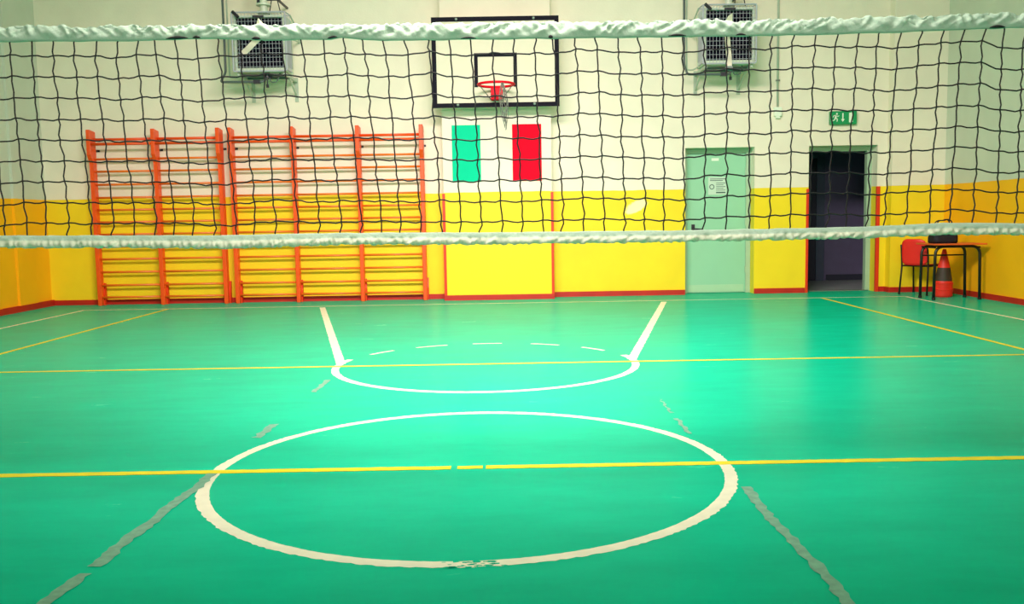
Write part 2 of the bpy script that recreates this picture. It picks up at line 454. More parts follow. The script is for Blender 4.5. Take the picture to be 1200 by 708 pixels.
# yellow volleyball lines
c0 = -.29
strip(seg((SXL-1.9, 0), (c0, 0)), .058, zy, 'centre_line', M['yellow_line'], .0025)['label'] = 'yellow centre line, left length'
strip(seg((c0+.03, 0), (c0+.15, 0)), .05, zy, 'centre_line', M['yellow_line'], .003)['label'] = 'yellow centre line, short worn length'
strip(seg((c0+.165, 0), (SXR+1.9, 0)), .058, zy, 'centre_line', M['yellow_line'], .0025)['label'] = 'yellow centre line, right length'
strip(seg((SXL-1.8, 3.03), (SXR+1.9, 3.03)), .05, zy, 'attack_line', M['yellow_line'], .002)['label'] = 'yellow line three metres beyond the net'
strip(seg((SXL, 8.18), (SXL, -8.2)), .05, zy, 'side_line', M['yellow_line'], .002)['label'] = 'yellow left side line'
strip(seg((SXR, 8.18), (SXR, -8.2)), .05, zy, 'side_line', M['yellow_line'], .002)['label'] = 'yellow right side line'
# white basketball boundary
strip(seg((-5.9, 8.22), (5.46, 8.22)), .045, zw, 'base_line', M['white_line'], .002)
strip(seg((-5.87, 8.2), (-5.87, -8.5)), .045, zw, 'boundary_line', M['white_line'], .002)
strip(seg((5.46, 8.2), (5.46, -8.5)), .045, zw, 'boundary_line', M['white_line'], .002)
# free throw lane
strip(seg((-2.55, 8.06), (-1.39, 3.15)), .075, zw-.0005, 'lane_line', M['white_line'], .003)
strip(seg((2.10, 8.04), (.995, 3.15)), .075, zw-.0005, 'lane_line', M['white_line'], .003)
strip(circ(XC, 3.05, 1.2, PI-.28, 2*PI+.28, 200), .058, zw, 'free_throw_arc', M['white_line'], .003)
for a, b in ((2.60, 2.36), (2.16, 1.90), (1.70, 1.47), (1.24, 1.00), (.79, .55)):
    strip(circ(XC, 3.03, 1.195, a, b, 12), .036, zw, 'arc_dash', M['white_line'], .003)
# old grey tape residue
def residue(x0, y0, x1, y1, w, lab):
    n = int(abs(y1-y0)/.03); pts = []; ph = random.random()*6
    for i in range(n+1):
        t = i/n; pts.append((x0+(x1-x0)*t+.006*math.sin(t*17+ph), y0+(y1-y0)*t))
    strip(pts, w, zg, 'tape_residue', M['grey_tape'], .008)['label'] = lab
residue(-1.49, -3.2, -1.452, -1.22, .045, 'grey tape residue at the near left')
residue(-1.445, -1.16, -1.40, -.03, .05, 'long grey tape residue left of the circle')
residue(-1.385, .66, -1.38, .98, .05, 'short pale tape residue beyond the circle, left')
residue(-1.36, 1.95, -1.345, 2.42, .035, 'faint tape residue before the free throw arc')
residue(1.01, -3.2, .995, -.38, .042, 'long grey tape residue right of the circle')
residue(.955, .58, .952, .95, .02, 'faint tape residue beyond the circle, right')
residue(.951, 1.1, .95, 1.5, .014, 'thin tape residue before the free throw arc, right')

# ------------------------------------------------------------------ wall bars
BZ = (.117, .292, .483, .671, .851, 1.028, 1.205, 1.381, 1.558, 1.745, 1.932, 2.108)
def wall_bars(xs, label):
    x0 = xs[0]
    t = thing('wall_bars', label, 'wall bars', (x0, 0, 0), 0, 'wall bars on the end wall')
    for x in xs:
        lx = x-x0
        bm = NB()
        # side profile in yz: narrow lower board, deeper head
        prof = [(8.895, 0.0), (9.0, 0.0), (9.0, 2.50), (8.82, 2.52), (8.815, 2.16), (8.89, 2.05)]
        A = [bm.verts.new((lx-.028, y, z)) for y, z in prof]; B = [bm.verts.new((lx+.028, y, z)) for y, z in prof]
        bm.faces.new(A); bm.faces.new(B[::-1])
        for i in range(len(prof)): bm.faces.new((A[i], A[(i+1) % 6], B[(i+1) % 6], B[i]))
        bmesh.ops.bevel(bm, geom=bm.edges[:], offset=.006, segments=2, affect='EDGES', profile=.5)
        up = link('upright', bm, M['orange'], t)
        bm = NB()   # wedge foot at the back against the wall
        A = [(8.98, 0), (9.052, 0), (9.052, .32), (9.03, .32), (8.98, .18)]
        V = [[bm.verts.new((lx+s*.03+.012, y, z)) for y, z in A] for s in (-1, 1)]
        bm.faces.new(V[0]); bm.faces.new(V[1][::-1])
        for i in range(5): bm.faces.new((V[0][i], V[0][(i+1) % 5], V[1][(i+1) % 5], V[1][i]))
        link('foot', bm, M['red_trim'], t)
        bm = NB()   # steel wall fixing near the head
        tube(bm, [(lx+.015, 9.06, 2.235), (lx+.015, 8.99, 2.235)], .012); box(bm, lx-.04, lx+.05, 9.06, 9.07, 2.22, 2.25)
        link('wall_fixing', bm, M['dark_metal'], t)
    for a, b in zip(xs[:-1], xs[1:]):
        for z in BZ:
            bm = NB(); n = 14; yy = 8.942
            vs0 = [];
            tube(bm, [(a-x0+.012, yy, z), (b-x0-.012, yy, z)], .0165, 10)
            link('rung', bm, M['orange_rung'], t, smooth=True)
        for z, y, r in ((2.315, 8.85, .02), (2.385, 8.925, .02)):
            bm = NB(); tube(bm, [(a-x0+.012, y, z), (b-x0-.012, y, z)], r, 10)
            link('rung', bm, M['orange'], t, smooth=True)
    return t
wall_bars((-5.95, -5.036, -4.116), 'orange two bay wall bars nearest the left corner')
wall_bars((-3.95, -3.065, -2.13, -1.224), 'orange three bay wall bars beside the middle pilaster')

# ------------------------------------------------------------------ basketball backboard
bb = thing('basketball_backboard', 'white basketball backboard with black border and red rim above the flag panels', 'backboard', (-.138, 8.5, 2.70))
bw, bh = .875, 1.225
bm = NB(); box(bm, -bw, bw, 0, .03, 0, bh, .004); link('panel', bm, M['board'], bb)
bm = NB()
for (x0, x1, z0, z1) in ((-bw, bw, 0, .062), (-bw, bw, bh-.062, bh), (-bw, -bw+.06, .062, bh-.062), (bw-.06, bw, .062, bh-.062)):
    box(bm, x0, x1, -.006, 0, z0, z1)
link('border', bm, M['navy'], bb)
bm = NB()
for (x0, x1, z0, z1) in ((-.295, .295, .685, .735), (-.295, -.245, .275, .685), (.245, .295, .275, .685)):
    box(bm, x0, x1, -.006, 0, z0, z1)
link('target_square', bm, M['navy'], bb)
for x in (-.53, .53):
    for z in (.04, bh-.03):
        bm = NB(); lathe(bm, [(.02, -.008), (.02, .004), (.008, .01)], 10)
        bmesh.ops.rotate(bm, verts=bm.verts[:], cent=(0, 0, 0), matrix=Matrix.Rotation(PI/2, 3, 'X'))
        bmesh.ops.translate(bm, verts=bm.verts[:], vec=(x, -.010, z)); link('bolt', bm, M['steel'], bb)
for s in (-1, 1):
    bm = NB()
    beam(bm, (s*.53, .03, .12), (s*.53, YP-8.5, .12), .04, .04); beam(bm, (s*.53, .03, bh-.15), (s*.53, YP-8.5, bh-.15), .04, .04)
    beam(bm, (s*.53, .045, .1), (s*.53, .045, bh-.1), .04, .03); beam(bm, (s*.53, .05, bh-.17), (s*.53, YP-8.5-.01, .14), .025, .025)
    link('wall_bracket', bm, M['pipe'], bb)
rim = bpy.data.objects.new('rim', None); C.objects.link(rim); rim.parent = bb; rim.location = (.005, -.355, .257)
bm = NB(); RR = .24
tube(bm, arc((0, 0, 0), RR, 0, 2*PI*47/48, (1, 0, 0), (0, 1, 0), 47), .017, 10, closed=True)
link('ring', bm, M['rim_red'], rim, smooth=True)
bm = NB(); box(bm, -.075, .085, .20, .352, -.17, -.012, .006)
link('mount_bracket', bm, M['rim_red'], rim)
bm = NB()
for s in (-1, 1): tube(bm, [(s*.215, .07, -.01), (s*.07, .33, -.165)], .006, 6)
link('brace_rod', bm, M['steel'], rim)
bm = NB()
random.seed(3)
for k in range(9):
    a = .5*k/9; x = .09+.012*k/9
    pts = []
    for i in range(9):
        f = i/8
        w = .012+.05*math.sin(PI*min(1, f*1.05))*.9
        pts.append((.085+.03*f+w*math.sin(k*2.4+f*3.2)+jit(.006), -.225+.03*math.cos(k*1.7+f*5), -.01-f*(.56+.07*math.sin(k*3))))
    tube(bm, pts, .0045, 5)
link('net', bm, M['rope'], rim)['label'] = 'torn grey net hanging from one loop of the rim'

# ------------------------------------------------------------------ flag panels
for nm, x0, x1, m, lab in (('hanging_flag', -.78, -.375, M['flag_green'], 'turquoise green upright panel under the backboard'),
                           ('hanging_flag', .076, .489, M['flag_red'], 'bright red upright panel under the backboard')):
    bm = NB(); box(bm, -(x1-x0)/2, (x1-x0)/2, -.014, 0, 0, .797, .002)
    o = link(nm, bm, m, None, loc=((x0+x1)/2, YP, 1.693))
    tag(o, lab, 'panel', 'coloured flag panels on the pilaster')

# ------------------------------------------------------------------ suspended heaters
def heater(cx, label):
    t = thing('wall_heater', label, 'heater', (cx, 8.30, 3.21), 0, 'caged wall heaters')
    hw, hh, dp = .345, .75, .46
    bm = NB()        # cabinet, open at the front
    box(bm, -hw, hw, .06, dp, .0, .03, .004); box(bm, -hw, hw, .06, dp, hh-.03, hh, .004)
    box(bm, -hw, -hw+.025, .06, dp, .03, hh-.03); box(bm, hw-.025, hw, .06, dp, .03, hh-.03)
    box(bm, -hw+.025, hw-.025, dp-.03, dp, .03, hh-.03)
    for (x0, x1, z0, z1) in ((-hw, hw, 0, .05), (-hw, hw, hh-.03, hh), (-hw, -hw+.03, .05, hh-.03), (hw-.03, hw, .05, hh-.03)):
        box(bm, x0, x1, .04, .06, z0, z1)
    link('cabinet', bm, M['heater_body'], t)
    bm = NB(); box(bm, -hw+.03, hw-.03, .12, .135, .04, hh-.03)
    for k in range(15):
        z = .065+k*.0455
        obox(bm, (0, .09, z), Vector((1, 0, 0)), Vector((0, .8, .6)), Vector((0, -.6, .8)), hw-.03, .022, .003)
    link('louvre', bm, M['louvre'], t)
    for s in (-1, 1):
        bm = NB(); box(bm, min(s*hw, s*(hw+.006)), max(s*hw, s*(hw+.006)), .12, .40, .08, hh-.1); link('side_panel', bm, M['heater_side'], t)
    bm = NB()        # white wire guard in front and over the top
    gw, g0, g1 = .36, .0, .78
    tube(bm, rounded([(-gw, 0, g0), (gw, 0, g0), (gw, 0, g1), (-gw, 0, g1), (-gw, 0, g0+.001)], .03), .011, 6)
    for k in range(1, 16):
        x = -gw+2*gw*k/16
        tube(bm, [(x, 0, g0), (x, 0, g1), (x, .34, g1+.02)], .0029, 5)
    for k in range(1, 13):
        z = g0+(g1-g0)*k/13
        tube(bm, [(-gw, 0, z), (gw, 0, z)], .0026, 5)
    tube(bm, [(-gw, .34, g1+.02), (gw, .34, g1+.02)], .007, 6)
    for s in (-1, 1):
        tube(bm, [(s*gw, 0, g1), (s*gw, .34, g1+.02)], .008, 6); tube(bm, [(s*gw, 0, g0+.02), (s*gw, .30, g0+.02)], .008, 6)
        for k in range(1, 5): tube(bm, [(s*gw, .07*k, g0+.02), (s*gw, .07*k, g1)], .004, 5)
    link('wire_guard', bm, M['wire'], t)
    bm = NB(); box(bm, -.075, .075, -.012, .0, g1-.075, g1-.045, .002); link('badge', bm, M['dark_metal'], t)
    for s in (-1, 1):
        bm = NB()    # wall arm with diagonal brace
        beam(bm, (s*.31, .05, -.03), (s*.31, .77, -.03), .035, .035); beam(bm, (s*.31, .35, -.045), (s*.31, .765, -.25), .02, .03)
        beam(bm, (s*.31, .762, -.32), (s*.31, .762, .02), .05, .016)
        link('wall_arm', bm, M['pipe'], t)
        bm = NB(); beam(bm, (s*.36, .30, .80), (s*.38, .765, .62), .018, .018); beam(bm, (s*.38, .762, .5), (s*.38, .762, .75), .05, .016)
        beam(bm, (s*.35, .44, .5), (s*.38, .765, .52), .02, .02)
        link('guard_stay', bm, M['pipe'], t)
    for ya in (.2, .42):
        bm = NB(); box(bm, -.31, .31, ya, ya+.04, -.045, -.012); link('shelf_rail', bm, M['pipe_dark'], t)
    bm = NB()
    tube(bm, [(.05, .16, 0), (.05, .16, -.07)], .035, 10); tube(bm, [(.02, .16, -.05), (.12, .16, -.06)], .018, 8)
    tube(bm, [(.05, .16, -.07), (.05, .16, -.17)], .009, 6); lathe(bm, [(.02, 0), (.02, .045)], 10, (.05, .16, -.2))
    link('gas_valve', bm, M['dark_metal'], t)
    bm = NB(); tube(bm, rounded([(.08, .16, -.07), (.10, .16, -.13), (.18, .16, -.13), (.22, .2, .0)], .05), .008, 6); link('cable_loop', bm, M['pipe_dark'], t)
    # supply pipes down the wall side of the unit
    bm = NB()
    tube(bm, rounded([(-.56, .30, 3.17), (-.56, .30, .04), (-.56, .06, -.13), (.02, .06, -.135), (.05, .14, -.07)], .05), .017, 8)
    link('gas_pipe', bm, M['pipe_dark'], t, smooth=True)
    bm = NB(); tube(bm, [(-.518, .34, 3.17), (-.518, .34, -.02)], .011, 8); tube(bm, rounded([(-.518, .34, -.02), (-.44, .36, -.03), (-.34, .4, .02)], .04), .011, 8)
    link('water_pipe', bm, M['pipe'], t, smooth=True)
    bm = NB(); beam(bm, (-.11, .06, -.135), (-.02, .06, -.135), .05, .05); link('pipe_union', bm, M['dark_metal'], t)
    for s in (-1,):
        bm = NB(); tube(bm, [(s*.34, -.01, .79), (s*.26, -.03, .71)], .022, 8); link('knob', bm, M['dark_metal'], t)
    # flue and its ceiling bracket on top
    bm = NB(); lathe(bm, [(.085, .80), (.085, .83), (.05, .835), (.05, .90), (.10, .905), (.10, .93), (.05, .935), (.05, 3.18)], 18, (.03, .2, 0)); link('flue', bm, M['heater_body'], t, smooth=False)
    bm = NB()
    beam(bm, (-.03, .2, .99), (.26, .2, .99), .03, .03); beam(bm, (.14, .2, .98), (.10, .2, .78), .012, .012); beam(bm, (.22, .2, .98), (.26, .2, .8), .012, .012)
    beam(bm, (-.03, .2, .94), (-.03, .2, 1.2), .05, .05); beam(bm, (.22, .2, .99), (.22, .77, 1.0), .025, .025)
    link('flue_bracket', bm, M['dark_metal'], t)
    return t
heater(-3.325, 'caged wall heater high up left of the backboard')
heater(3.04, 'caged wall heater high up right of the backboard, above the closed door')

# electrical conduit
ct = thing('cable_conduit', 'thin grey green conduit ending in a small white box left of the exit sign', 'conduit', (3.92, YW, 2.57))
bm = NB(); tube(bm, [(0, -.016, .12), (-.005, -.016, ZC-2.57)], .016, 8); link('pipe', bm, M['pipe'], ct, smooth=True)
bm = NB(); box(bm, -.055, .055, -.055, 0, 0, .13, .006); box(bm, -.03, .03, -.055, 0, -.03, 0, .003); link('junction_box', bm, M['exit_white'], ct)
for z in (.5, 1.2, 1.9, 2.6):
    bm = NB(); box(bm, -.028, .028, -.034, 0, z, z+.02, .002); link('clip', bm, M['steel'], ct)

# exit sign
ex = thing('exit_sign', 'green emergency exit sign with running man above the dark doorway', 'sign', (4.86, YW, 2.435))
bm = NB(); box(bm, -.19, .19, -.075, 0, 0, .19, .008); link('housing', bm, M['exit_green'], ex)
yy0, yy1 = -.0785, -.074
bm = NB()
lathe(bm, [(.0125, 0), (.0125, .004)], 14)
bmesh.ops.rotate(bm, verts=bm.verts[:], cent=(0, 0, 0), matrix=Matrix.Rotation(PI/2, 3, 'X'))
bmesh.ops.translate(bm, verts=bm.verts[:], vec=(-.100, -.0745, .150))
def limb(a, b, w): 
    a = Vector((a[0], (yy0+yy1)/2, a[1])); b = Vector((b[0], (yy0+yy1)/2, b[1])); beam(bm, a, b, w, .004)
limb((-.108, .135), (-.122, .088), .026)      # trunk
limb((-.112, .13), (-.085, .112), .011); limb((-.085, .112), (-.068, .124), .010)   # front arm
limb((-.112, .13), (-.145, .125), .011); limb((-.145, .125), (-.155, .1), .010)     # rear arm
limb((-.12, .088), (-.092, .075), .015); limb((-.092, .075), (-.098, .04), .012)    # front leg
limb((-.124, .09), (-.138, .06), .015); limb((-.138, .06), (-.17, .048), .012)      # rear leg
link('running_man', bm, M['exit_white'], ex)
bm = NB(); box(bm, -.022, -.006, yy0, yy1, .07, .16); prism(bm, [(-.04, .075), (.012, .075), (-.014, .035)], yy0, yy1); link('arrow', bm, M['exit_white'], ex)
bm = NB(); prism(bm, [(.075, .03), (.115, .02), (.115, .17), (.075, .16)], yy0, yy1); box(bm, .118, .13, yy0, yy1, .03, .16); link('doorway_symbol', bm, M['exit_white'], ex)

# ------------------------------------------------------------------ volleyball net
AT = [-2.228, -2.132, -2.039, -1.94, -1.838, -1.742, -1.652, -1.583, -1.489, -1.393, -1.298, -1.197, -1.1, -1.012, -0.923, -0.82, -0.729, -0.652, -0.556, -0.457, -0.352, -0.253, -0.158, -0.055, 0.039, 0.138, 0.207, 0.308, 0.405, 0.507, 0.598, 0.704, 0.804, 0.893, 0.998, 1.105, 1.203, 1.305, 1.406, 1.508, 1.603, 1.696, 1.793, 1.885, 1.985, 2.082, 2.178, 2.258, 2.358]
R1 = [(-2.234, 1.941), (-2.137, 1.936), (-2.041, 1.934), (-1.948, 1.935), (-1.85, 1.931), (-1.756, 1.92), (-1.665, 1.933), (-1.576, 1.932), (-1.48, 1.913), (-1.39, 1.912), (-1.293, 1.922), (-1.193, 1.924), (-1.101, 1.929), (-1.006, 1.927), (-0.913, 1.922), (-0.816, 1.924), (-0.724, 1.927), (-0.633, 1.919), (-0.539, 1.914), (-0.44, 1.914), (-0.342, 1.927), (-0.247, 1.909), (-0.152, 1.906), (-0.059, 1.916), (0.038, 1.909), (0.133, 1.912), (0.223, 1.908), (0.32, 1.926), (0.416, 1.922), (0.513, 1.909), (0.611, 1.908), (0.711, 1.91), (0.804, 1.901), (0.9, 1.913), (1.003, 1.922), (1.104, 1.915), (1.2, 1.913), (1.299, 1.924), (1.398, 1.925), (1.493, 1.917), (1.59, 1.918), (1.681, 1.916), (1.776, 1.908), (1.874, 1.919), (1.972, 1.928), (2.064, 1.932), (2.16, 1.934), (2.251, 1.9), (2.345, 1.899)]
RB = [(-2.212, 1.187), (-2.119, 1.184), (-2.018, 1.182), (-1.912, 1.177), (-1.811, 1.178), (-1.714, 1.178), (-1.616, 1.173), (-1.532, 1.175), (-1.443, 1.169), (-1.346, 1.16), (-1.25, 1.159), (-1.162, 1.17), (-1.067, 1.174), (-0.963, 1.172), (-0.866, 1.166), (-0.768, 1.165), (-0.675, 1.168), (-0.583, 1.168), (-0.493, 1.162), (-0.402, 1.159), (-0.308, 1.161), (-0.216, 1.157), (-0.121, 1.154), (-0.027, 1.159), (0.068, 1.153), (0.159, 1.158), (0.253, 1.158), (0.347, 1.16), (0.443, 1.161), (0.537, 1.155), (0.629, 1.154), (0.718, 1.148), (0.81, 1.147), (0.905, 1.156), (1.003, 1.161), (1.109, 1.16), (1.205, 1.16), (1.3, 1.166), (1.388, 1.163), (1.475, 1.166), (1.557, 1.163), (1.656, 1.155), (1.735, 1.159), (1.836, 1.164), (1.94, 1.167), (2.037, 1.176), (2.143, 1.17), (2.251, 1.156), (2.342, 1.154)]
random.seed(11)
NL, NR = XC-4.55, XC+4.55
x = AT[0]-.1
while x > NL+.05:
    AT.insert(0, x+jit(.006)); R1.insert(0, (x-.004+jit(.006), 1.925+jit(.01))); RB.insert(0, (x+.018+jit(.006), 1.175+jit(.008))); x -= .1
x = AT[-1]+.1
while x < NR-.05:
    AT.append(x+jit(.006)); R1.append((x-.012+jit(.006), 1.915+jit(.01))); RB.append((x-.014+jit(.006), 1.16+jit(.008))); x += .1
NCOL = len(AT); NROW = 9
def itp(tab, x):
    if x <= tab[0][0]: return tab[0][1]
    for (a, b), (c, d) in zip(tab[:-1], tab[1:]):
        if x <= c:
            t = (x-a)/(c-a); return b+(d-b)*t
    return tab[-1][1]
TT = [(-4.8, 2.075), (-2.272, 2.067), (-1.697, 2.060), (-1.121, 2.056), (-.545, 2.052), (.032, 2.046), (.61, 2.042), (1.188, 2.042), (1.766, 2.044), (2.267, 2.052), (4.6, 2.075)]
TBm = [(-4.8, 2.004), (-2.277, 1.999), (-1.701, 1.994), (-1.3, 1.998), (-1.124, 1.988), (-.79, 1.985), (-.75, 1.992), (-.547, 1.976), (.031, 1.974), (.609, 1.972), (1.188, 1.97), (1.767, 1.976), (2.269, 1.987), (4.6, 2.0)]
BT = [(-4.8, 1.13), (-2.337, 1.129), (-1.319, 1.113), (-.769, 1.115), (.016, 1.105), (.803, 1.1), (1.59, 1.102), (2.023, 1.114), (2.378, 1.106), (4.6, 1.13)]
BB = [(-4.8, 1.075), (-2.341, 1.075), (-1.6, 1.062), (-1.321, 1.053), (-.771, 1.062), (.015, 1.05), (.803, 1.048), (1.591, 1.051), (2.025, 1.06), (2.38, 1.054), (4.6, 1.075)]
vn = thing('volleyball_net', 'black volleyball net with ruffled white tapes stretched across the hall', 'net', (XC, 0, 0))
K = []
for i in range(NCOL):
    col = []
    for r in range(NROW):
        f = r/(NROW-1)
        x = R1[i][0]*(1-f)+RB[i][0]*f; z = R1[i][1]*(1-f)+RB[i][1]*f
        if 0 < r < NROW-1: x += jit(.004); z += jit(.0035)
        col.append(Vector((x-XC, jit(.004), z)))
    K.append(col)
CR = .0035
bm = NB()
def wob(a, b, amp, axis, n=3):
    out = []
    for k in range(1, n+1):
        t = k/(n+1); p = a.lerp(b, t)
        p[axis] += amp*math.sin(2*PI*t)
        out.append(p)
    return out
for i in range(NCOL):
    xt = AT[i]-XC
    top = Vector((xt, 0, itp(TBm, AT[i])+.012)); bot = Vector((K[i][-1].x+jit(.008)+(-.006 if AT[i] < 0 else -.004), 0, itp(BT, RB[i][0])-.012))
    pts = [top]+K[i]+[bot]; out = [pts[0]]
    sg = 1
    for j in range(len(pts)-1):
        amp = random.uniform(.001, .0055)*sg; sg = -sg if random.random() < .75 else sg
        out += wob(pts[j], pts[j+1], amp if j not in (0, NROW) else random.uniform(-.004, .006), 0)+[pts[j+1]]
    tube(bm, out, CR, 5)
for r in range(NROW):
    row = [K[i][r] for i in range(NCOL)]
    out = [Vector((NL-XC, 0, row[0].z))]+[row[0]]
    for i in range(NCOL-1):
        a, b = row[i], row[i+1]
        for k in range(1, 4):
            t = k/4; p = a.lerp(b, t); p.z += -random.uniform(.002, .006)*math.sin(PI*t)+.0025*math.sin(2*PI*t); out.append(p)
        out.append(b)
    out.append(Vector((NR-XC, 0, row[-1].z)))
    tube(bm, out, CR, 5)
for i in range(NCOL):
    for r in range(NROW):
        p = K[i][r]; s = .0068
        vs = [bm.verts.new(p+Vector(d)*s) for d in ((1, 0, 0), (-1, 0, 0), (0, 1, 0), (0, -1, 0), (0, 0, 1.1), (0, 0, -1.1))]
        for f in ((0, 2, 4), (2, 1, 4), (1, 3, 4), (3, 0, 4), (2, 0, 5), (1, 2, 5), (3, 1, 5), (0, 3, 5)): bm.faces.new([vs[q] for q in f])
link('mesh', bm, M['black'], vn, smooth=True)['label'] = 'black square mesh of knotted cord'

def sm(x, seed):   # smooth value noise
    i = math.floor(x); f = x-i; f = f*f*(3-2*f)
    h = lambda n: random.Random(n*7919+seed).random()
    return h(i)*(1-f)+h(i+1)*f
def tape(name, T, Bt, m, kind):
    bm = NB(); n = int((NR-NL)/.006); NA = 9; rings = []
    for i in range(n+1):
        x = NL+(NR-NL)*i/n
        zt = itp(T, x); zb = itp(Bt, x); h = zt-zb
        front, back = [], []
        for k in range(NA+1):
            f = k/NA          # 0 bottom .. 1 top
            if kind == 'top':
                env = max(0, min(1, (f-.26)/.22))*(1 if f < .95 else .75)
                sx = x+.012*math.sin(f*5+x*9)
                r1 = 1-abs(2*sm(sx*26+1.6*f, 1)-1); r2 = 1-abs(2*sm(sx*26-2.6*f+40, 2)-1)
                pl = r1*.62+r2*.62+(sm(x*95+f*7, 3)-.5)*.30-.72
                d = .011*math.sin(PI*min(1, f*.9+.08))+env*.027*pl
                zz = zb+h*f+(f**2)*(.010*(sm(x*19, 9)*1.3-.75)+.010*(sm(x*62, 5)-.5))
                if f < .3: d += .004*(sm(x*22, 6)-.5)
                if k == 0: zz += .004*(sm(x*14, 8)-.5)
            else:
                env = max(0, min(1, (.60-f)/.12))
                pl = sm(x*95+1.5*f, 11)*.8+sm(x*50-4*f, 12)*.6-.7
                d = .009*math.sin(PI*min(1, f*.8+.15))+.013*env*math.sin(PI*min(1, f/.6*.7+.3))+env*.021*pl+.003*sm(x*30+f*3, 14)
                zz = zb+h*f
                if k == 0: zz += .009*(sm(x*75, 15)-.6)
                if k == NA: zz += .003*(sm(x*20, 16)-.5)
            front.append(bm.verts.new((x-XC, -d-.003, zz)))
            back.append(bm.verts.new((x-XC, d*.8+.004, zz)))
        rings.append(front+back[::-1])
    for a, b in zip(rings[:-1], rings[1:]):
        q = len(a)
        for j in range(q):
            f = bm.faces.new((a[j], a[(j+1) % q], b[(j+1) % q], b[j]))
            if kind == 'bottom' and (j < 5 or j >= q-6): f.material_index = 1
    bm.faces.new(rings[0]); bm.faces.new(rings[-1])
    return link(name, bm, m, vn, smooth=True)
tape('top_tape', TT, TBm, M['tape'], 'top')['label'] = 'ruffled white green top tape'
tape('bottom_tape', BT, BB, [M['tape'], M['tape_fluff']], 'bottom')['label'] = 'frayed white bottom tape'
# dark cord lashings showing where the tape has pulled off the mesh
for x0, x1, hgt in ((-1.525, -1.425, .012), (-1.405, -1.37, .010), (-1.14, -1.10, .012), (-.80, -.755, .008), (-.2, -.13, .006), (.195, .215, .014), (.735, .815, .009), (1.04, 1.085, .007), (2.185, 2.255, .012)):
    bm = NB(); pts = []; n = 10
    for k in range(n+1):
        t = k/n; x = x0+(x1-x0)*t
        pts.append(Vector((x-XC, -.012, itp(TBm, x)+.003+.004*math.sin(PI*t))))
    tube(bm, pts, [.0012+hgt*.5*math.sin(PI*k/n) for k in range(n+1)], 7)
    link('lashing', bm, M['black'], vn, smooth=True)
# white tie straps knotted over the top tape
def ribbon(name, pts, w):
    bm = NB(); P = [Vector(p) for p in pts]; prev = None
    for i, p in enumerate(P):
        t = (P[min(i+1, len(P)-1)]-P[max(i-1, 0)]).normalized(); s = t.cross(Vector((0, 1, 0)))
        if s.length < .2: s = Vector((1, 0, 0))
        s.normalize()
        nrm = s.cross(t).normalized()*.0012
        q = [bm.verts.new(p+s*w/2+nrm), bm.verts.new(p-s*w/2+nrm), bm.verts.new(p-s*w/2-nrm), bm.verts.new(p+s*w/2-nrm)]
        if prev:
            for j in range(4): bm.faces.new((prev[j], prev[(j+1) % 4], q[(j+1) % 4], q[j]))
        else: bm.faces.new(q)
        prev = q
    bm.faces.new(prev)
    return link(name, bm, M['strap'], vn)
def lc(x, y, z): return (x-XC, y, z)
ribbon('tie_strap', [lc(-1.118, .02, 2.04), lc(-1.105, -.004, 2.074), lc(-1.092, .034, 2.05), lc(-1.112, .036, 2.01), lc(-1.14, .03, 1.985), lc(-1.166, .02, 1.955), lc(-1.19, .014, 1.932)], .026)
ribbon('tie_strap', [lc(1.02, .02, 2.03), lc(1.017, -.003, 2.066), lc(1.013, .034, 2.04), lc(1.011, .036, 2.0), lc(1.013, .026, 1.94), lc(1.017, .018, 1.88), lc(1.018, .014, 1.832)], .024)
bm = NB(); box(bm, 1.0-XC, 1.034-XC, .008, .022, 1.822, 1.842, .003); link('strap_buckle', bm, M['steel'], vn)
# head and foot cables out to the posts
for zz, nm in ((2.045, 'head_cable'), (1.1, 'foot_cable')):
    for a, b in ((NL+.03, NL-.42), (NR-.03, NR+.42)):
        bm = NB(); tube(bm, [(a-XC, 0, zz), (b-XC, 0, zz+.01)], .005, 6)
        link(nm, bm, M['black'], vn)
for xp, lab in ((NL-.46, 'grey steel net post standing left of the court'), (NR+.46, 'grey steel net post standing right of the court')):
    pt = thing('net_post', lab, 'post', (xp, 0, 0), 0, 'net posts')
    bm = NB(); lathe(bm, [(.04, .012), (.04, 2.2)], 20); link('pole', bm, M['post'], pt)
    bm = NB(); lathe(bm, [(.046, 0), (.046, .05), (.041, .06)], 24); link('ground_sleeve', bm, M['post'], pt)
    bm = NB(); lathe(bm, [(.043, 2.18), (.043, 2.21), (.02, 2.225)], 20); link('cap', bm, M['dark_metal'], pt)
    bm = NB(); box(bm, -.04, .04, -.075, -.035, 1.2, 1.34, .004); link('winch', bm, M['dark_metal'], pt)

# ------------------------------------------------------------------ the corner: desk, bag, chair, cone
dk = thing('school_desk', 'small school desk with black tube legs in the right corner', 'desk', (5.86, 7.79, 0), -.02)
bm = NB(); box(bm, -.34, .35, -.28, .27, .722, .742, .006); link('desk_top', bm, M['table_top'], dk)['label'] = 'orange desk top'
for nm, y, xa, xb in (('leg_frame', -.17, -.27, .305), ('leg_frame', .17, -.30, .275)):
    bm = NB(); tube(bm, rounded([(xa-.01, y, .012), (xa, y, .702), (xb, y, .702), (xb+.015, y, .012)], .11, 7), .019, 10)
    link(nm, bm, M['tube_black'], dk, smooth=True)
bm = NB()
tube(bm, [(-.30, .17, .575), (.28, .17, .575)], .010, 8); tube(bm, [(-.27, -.17, .69), (-.3, .17, .69)], .011, 8); tube(bm, [(.305, -.17, .69), (.275, .17, .69)], .011, 8)
link('stretcher', bm, M['tube_black'], dk)
for x, y in ((-.28, -.17), (.32, -.17), (-.31, .17), (.29, .17)):
    bm = NB(); lathe(bm, [(.023, 0), (.023, .035)], 12, (x, y, 0)); link('foot_cap', bm, M['tube_black'], dk)

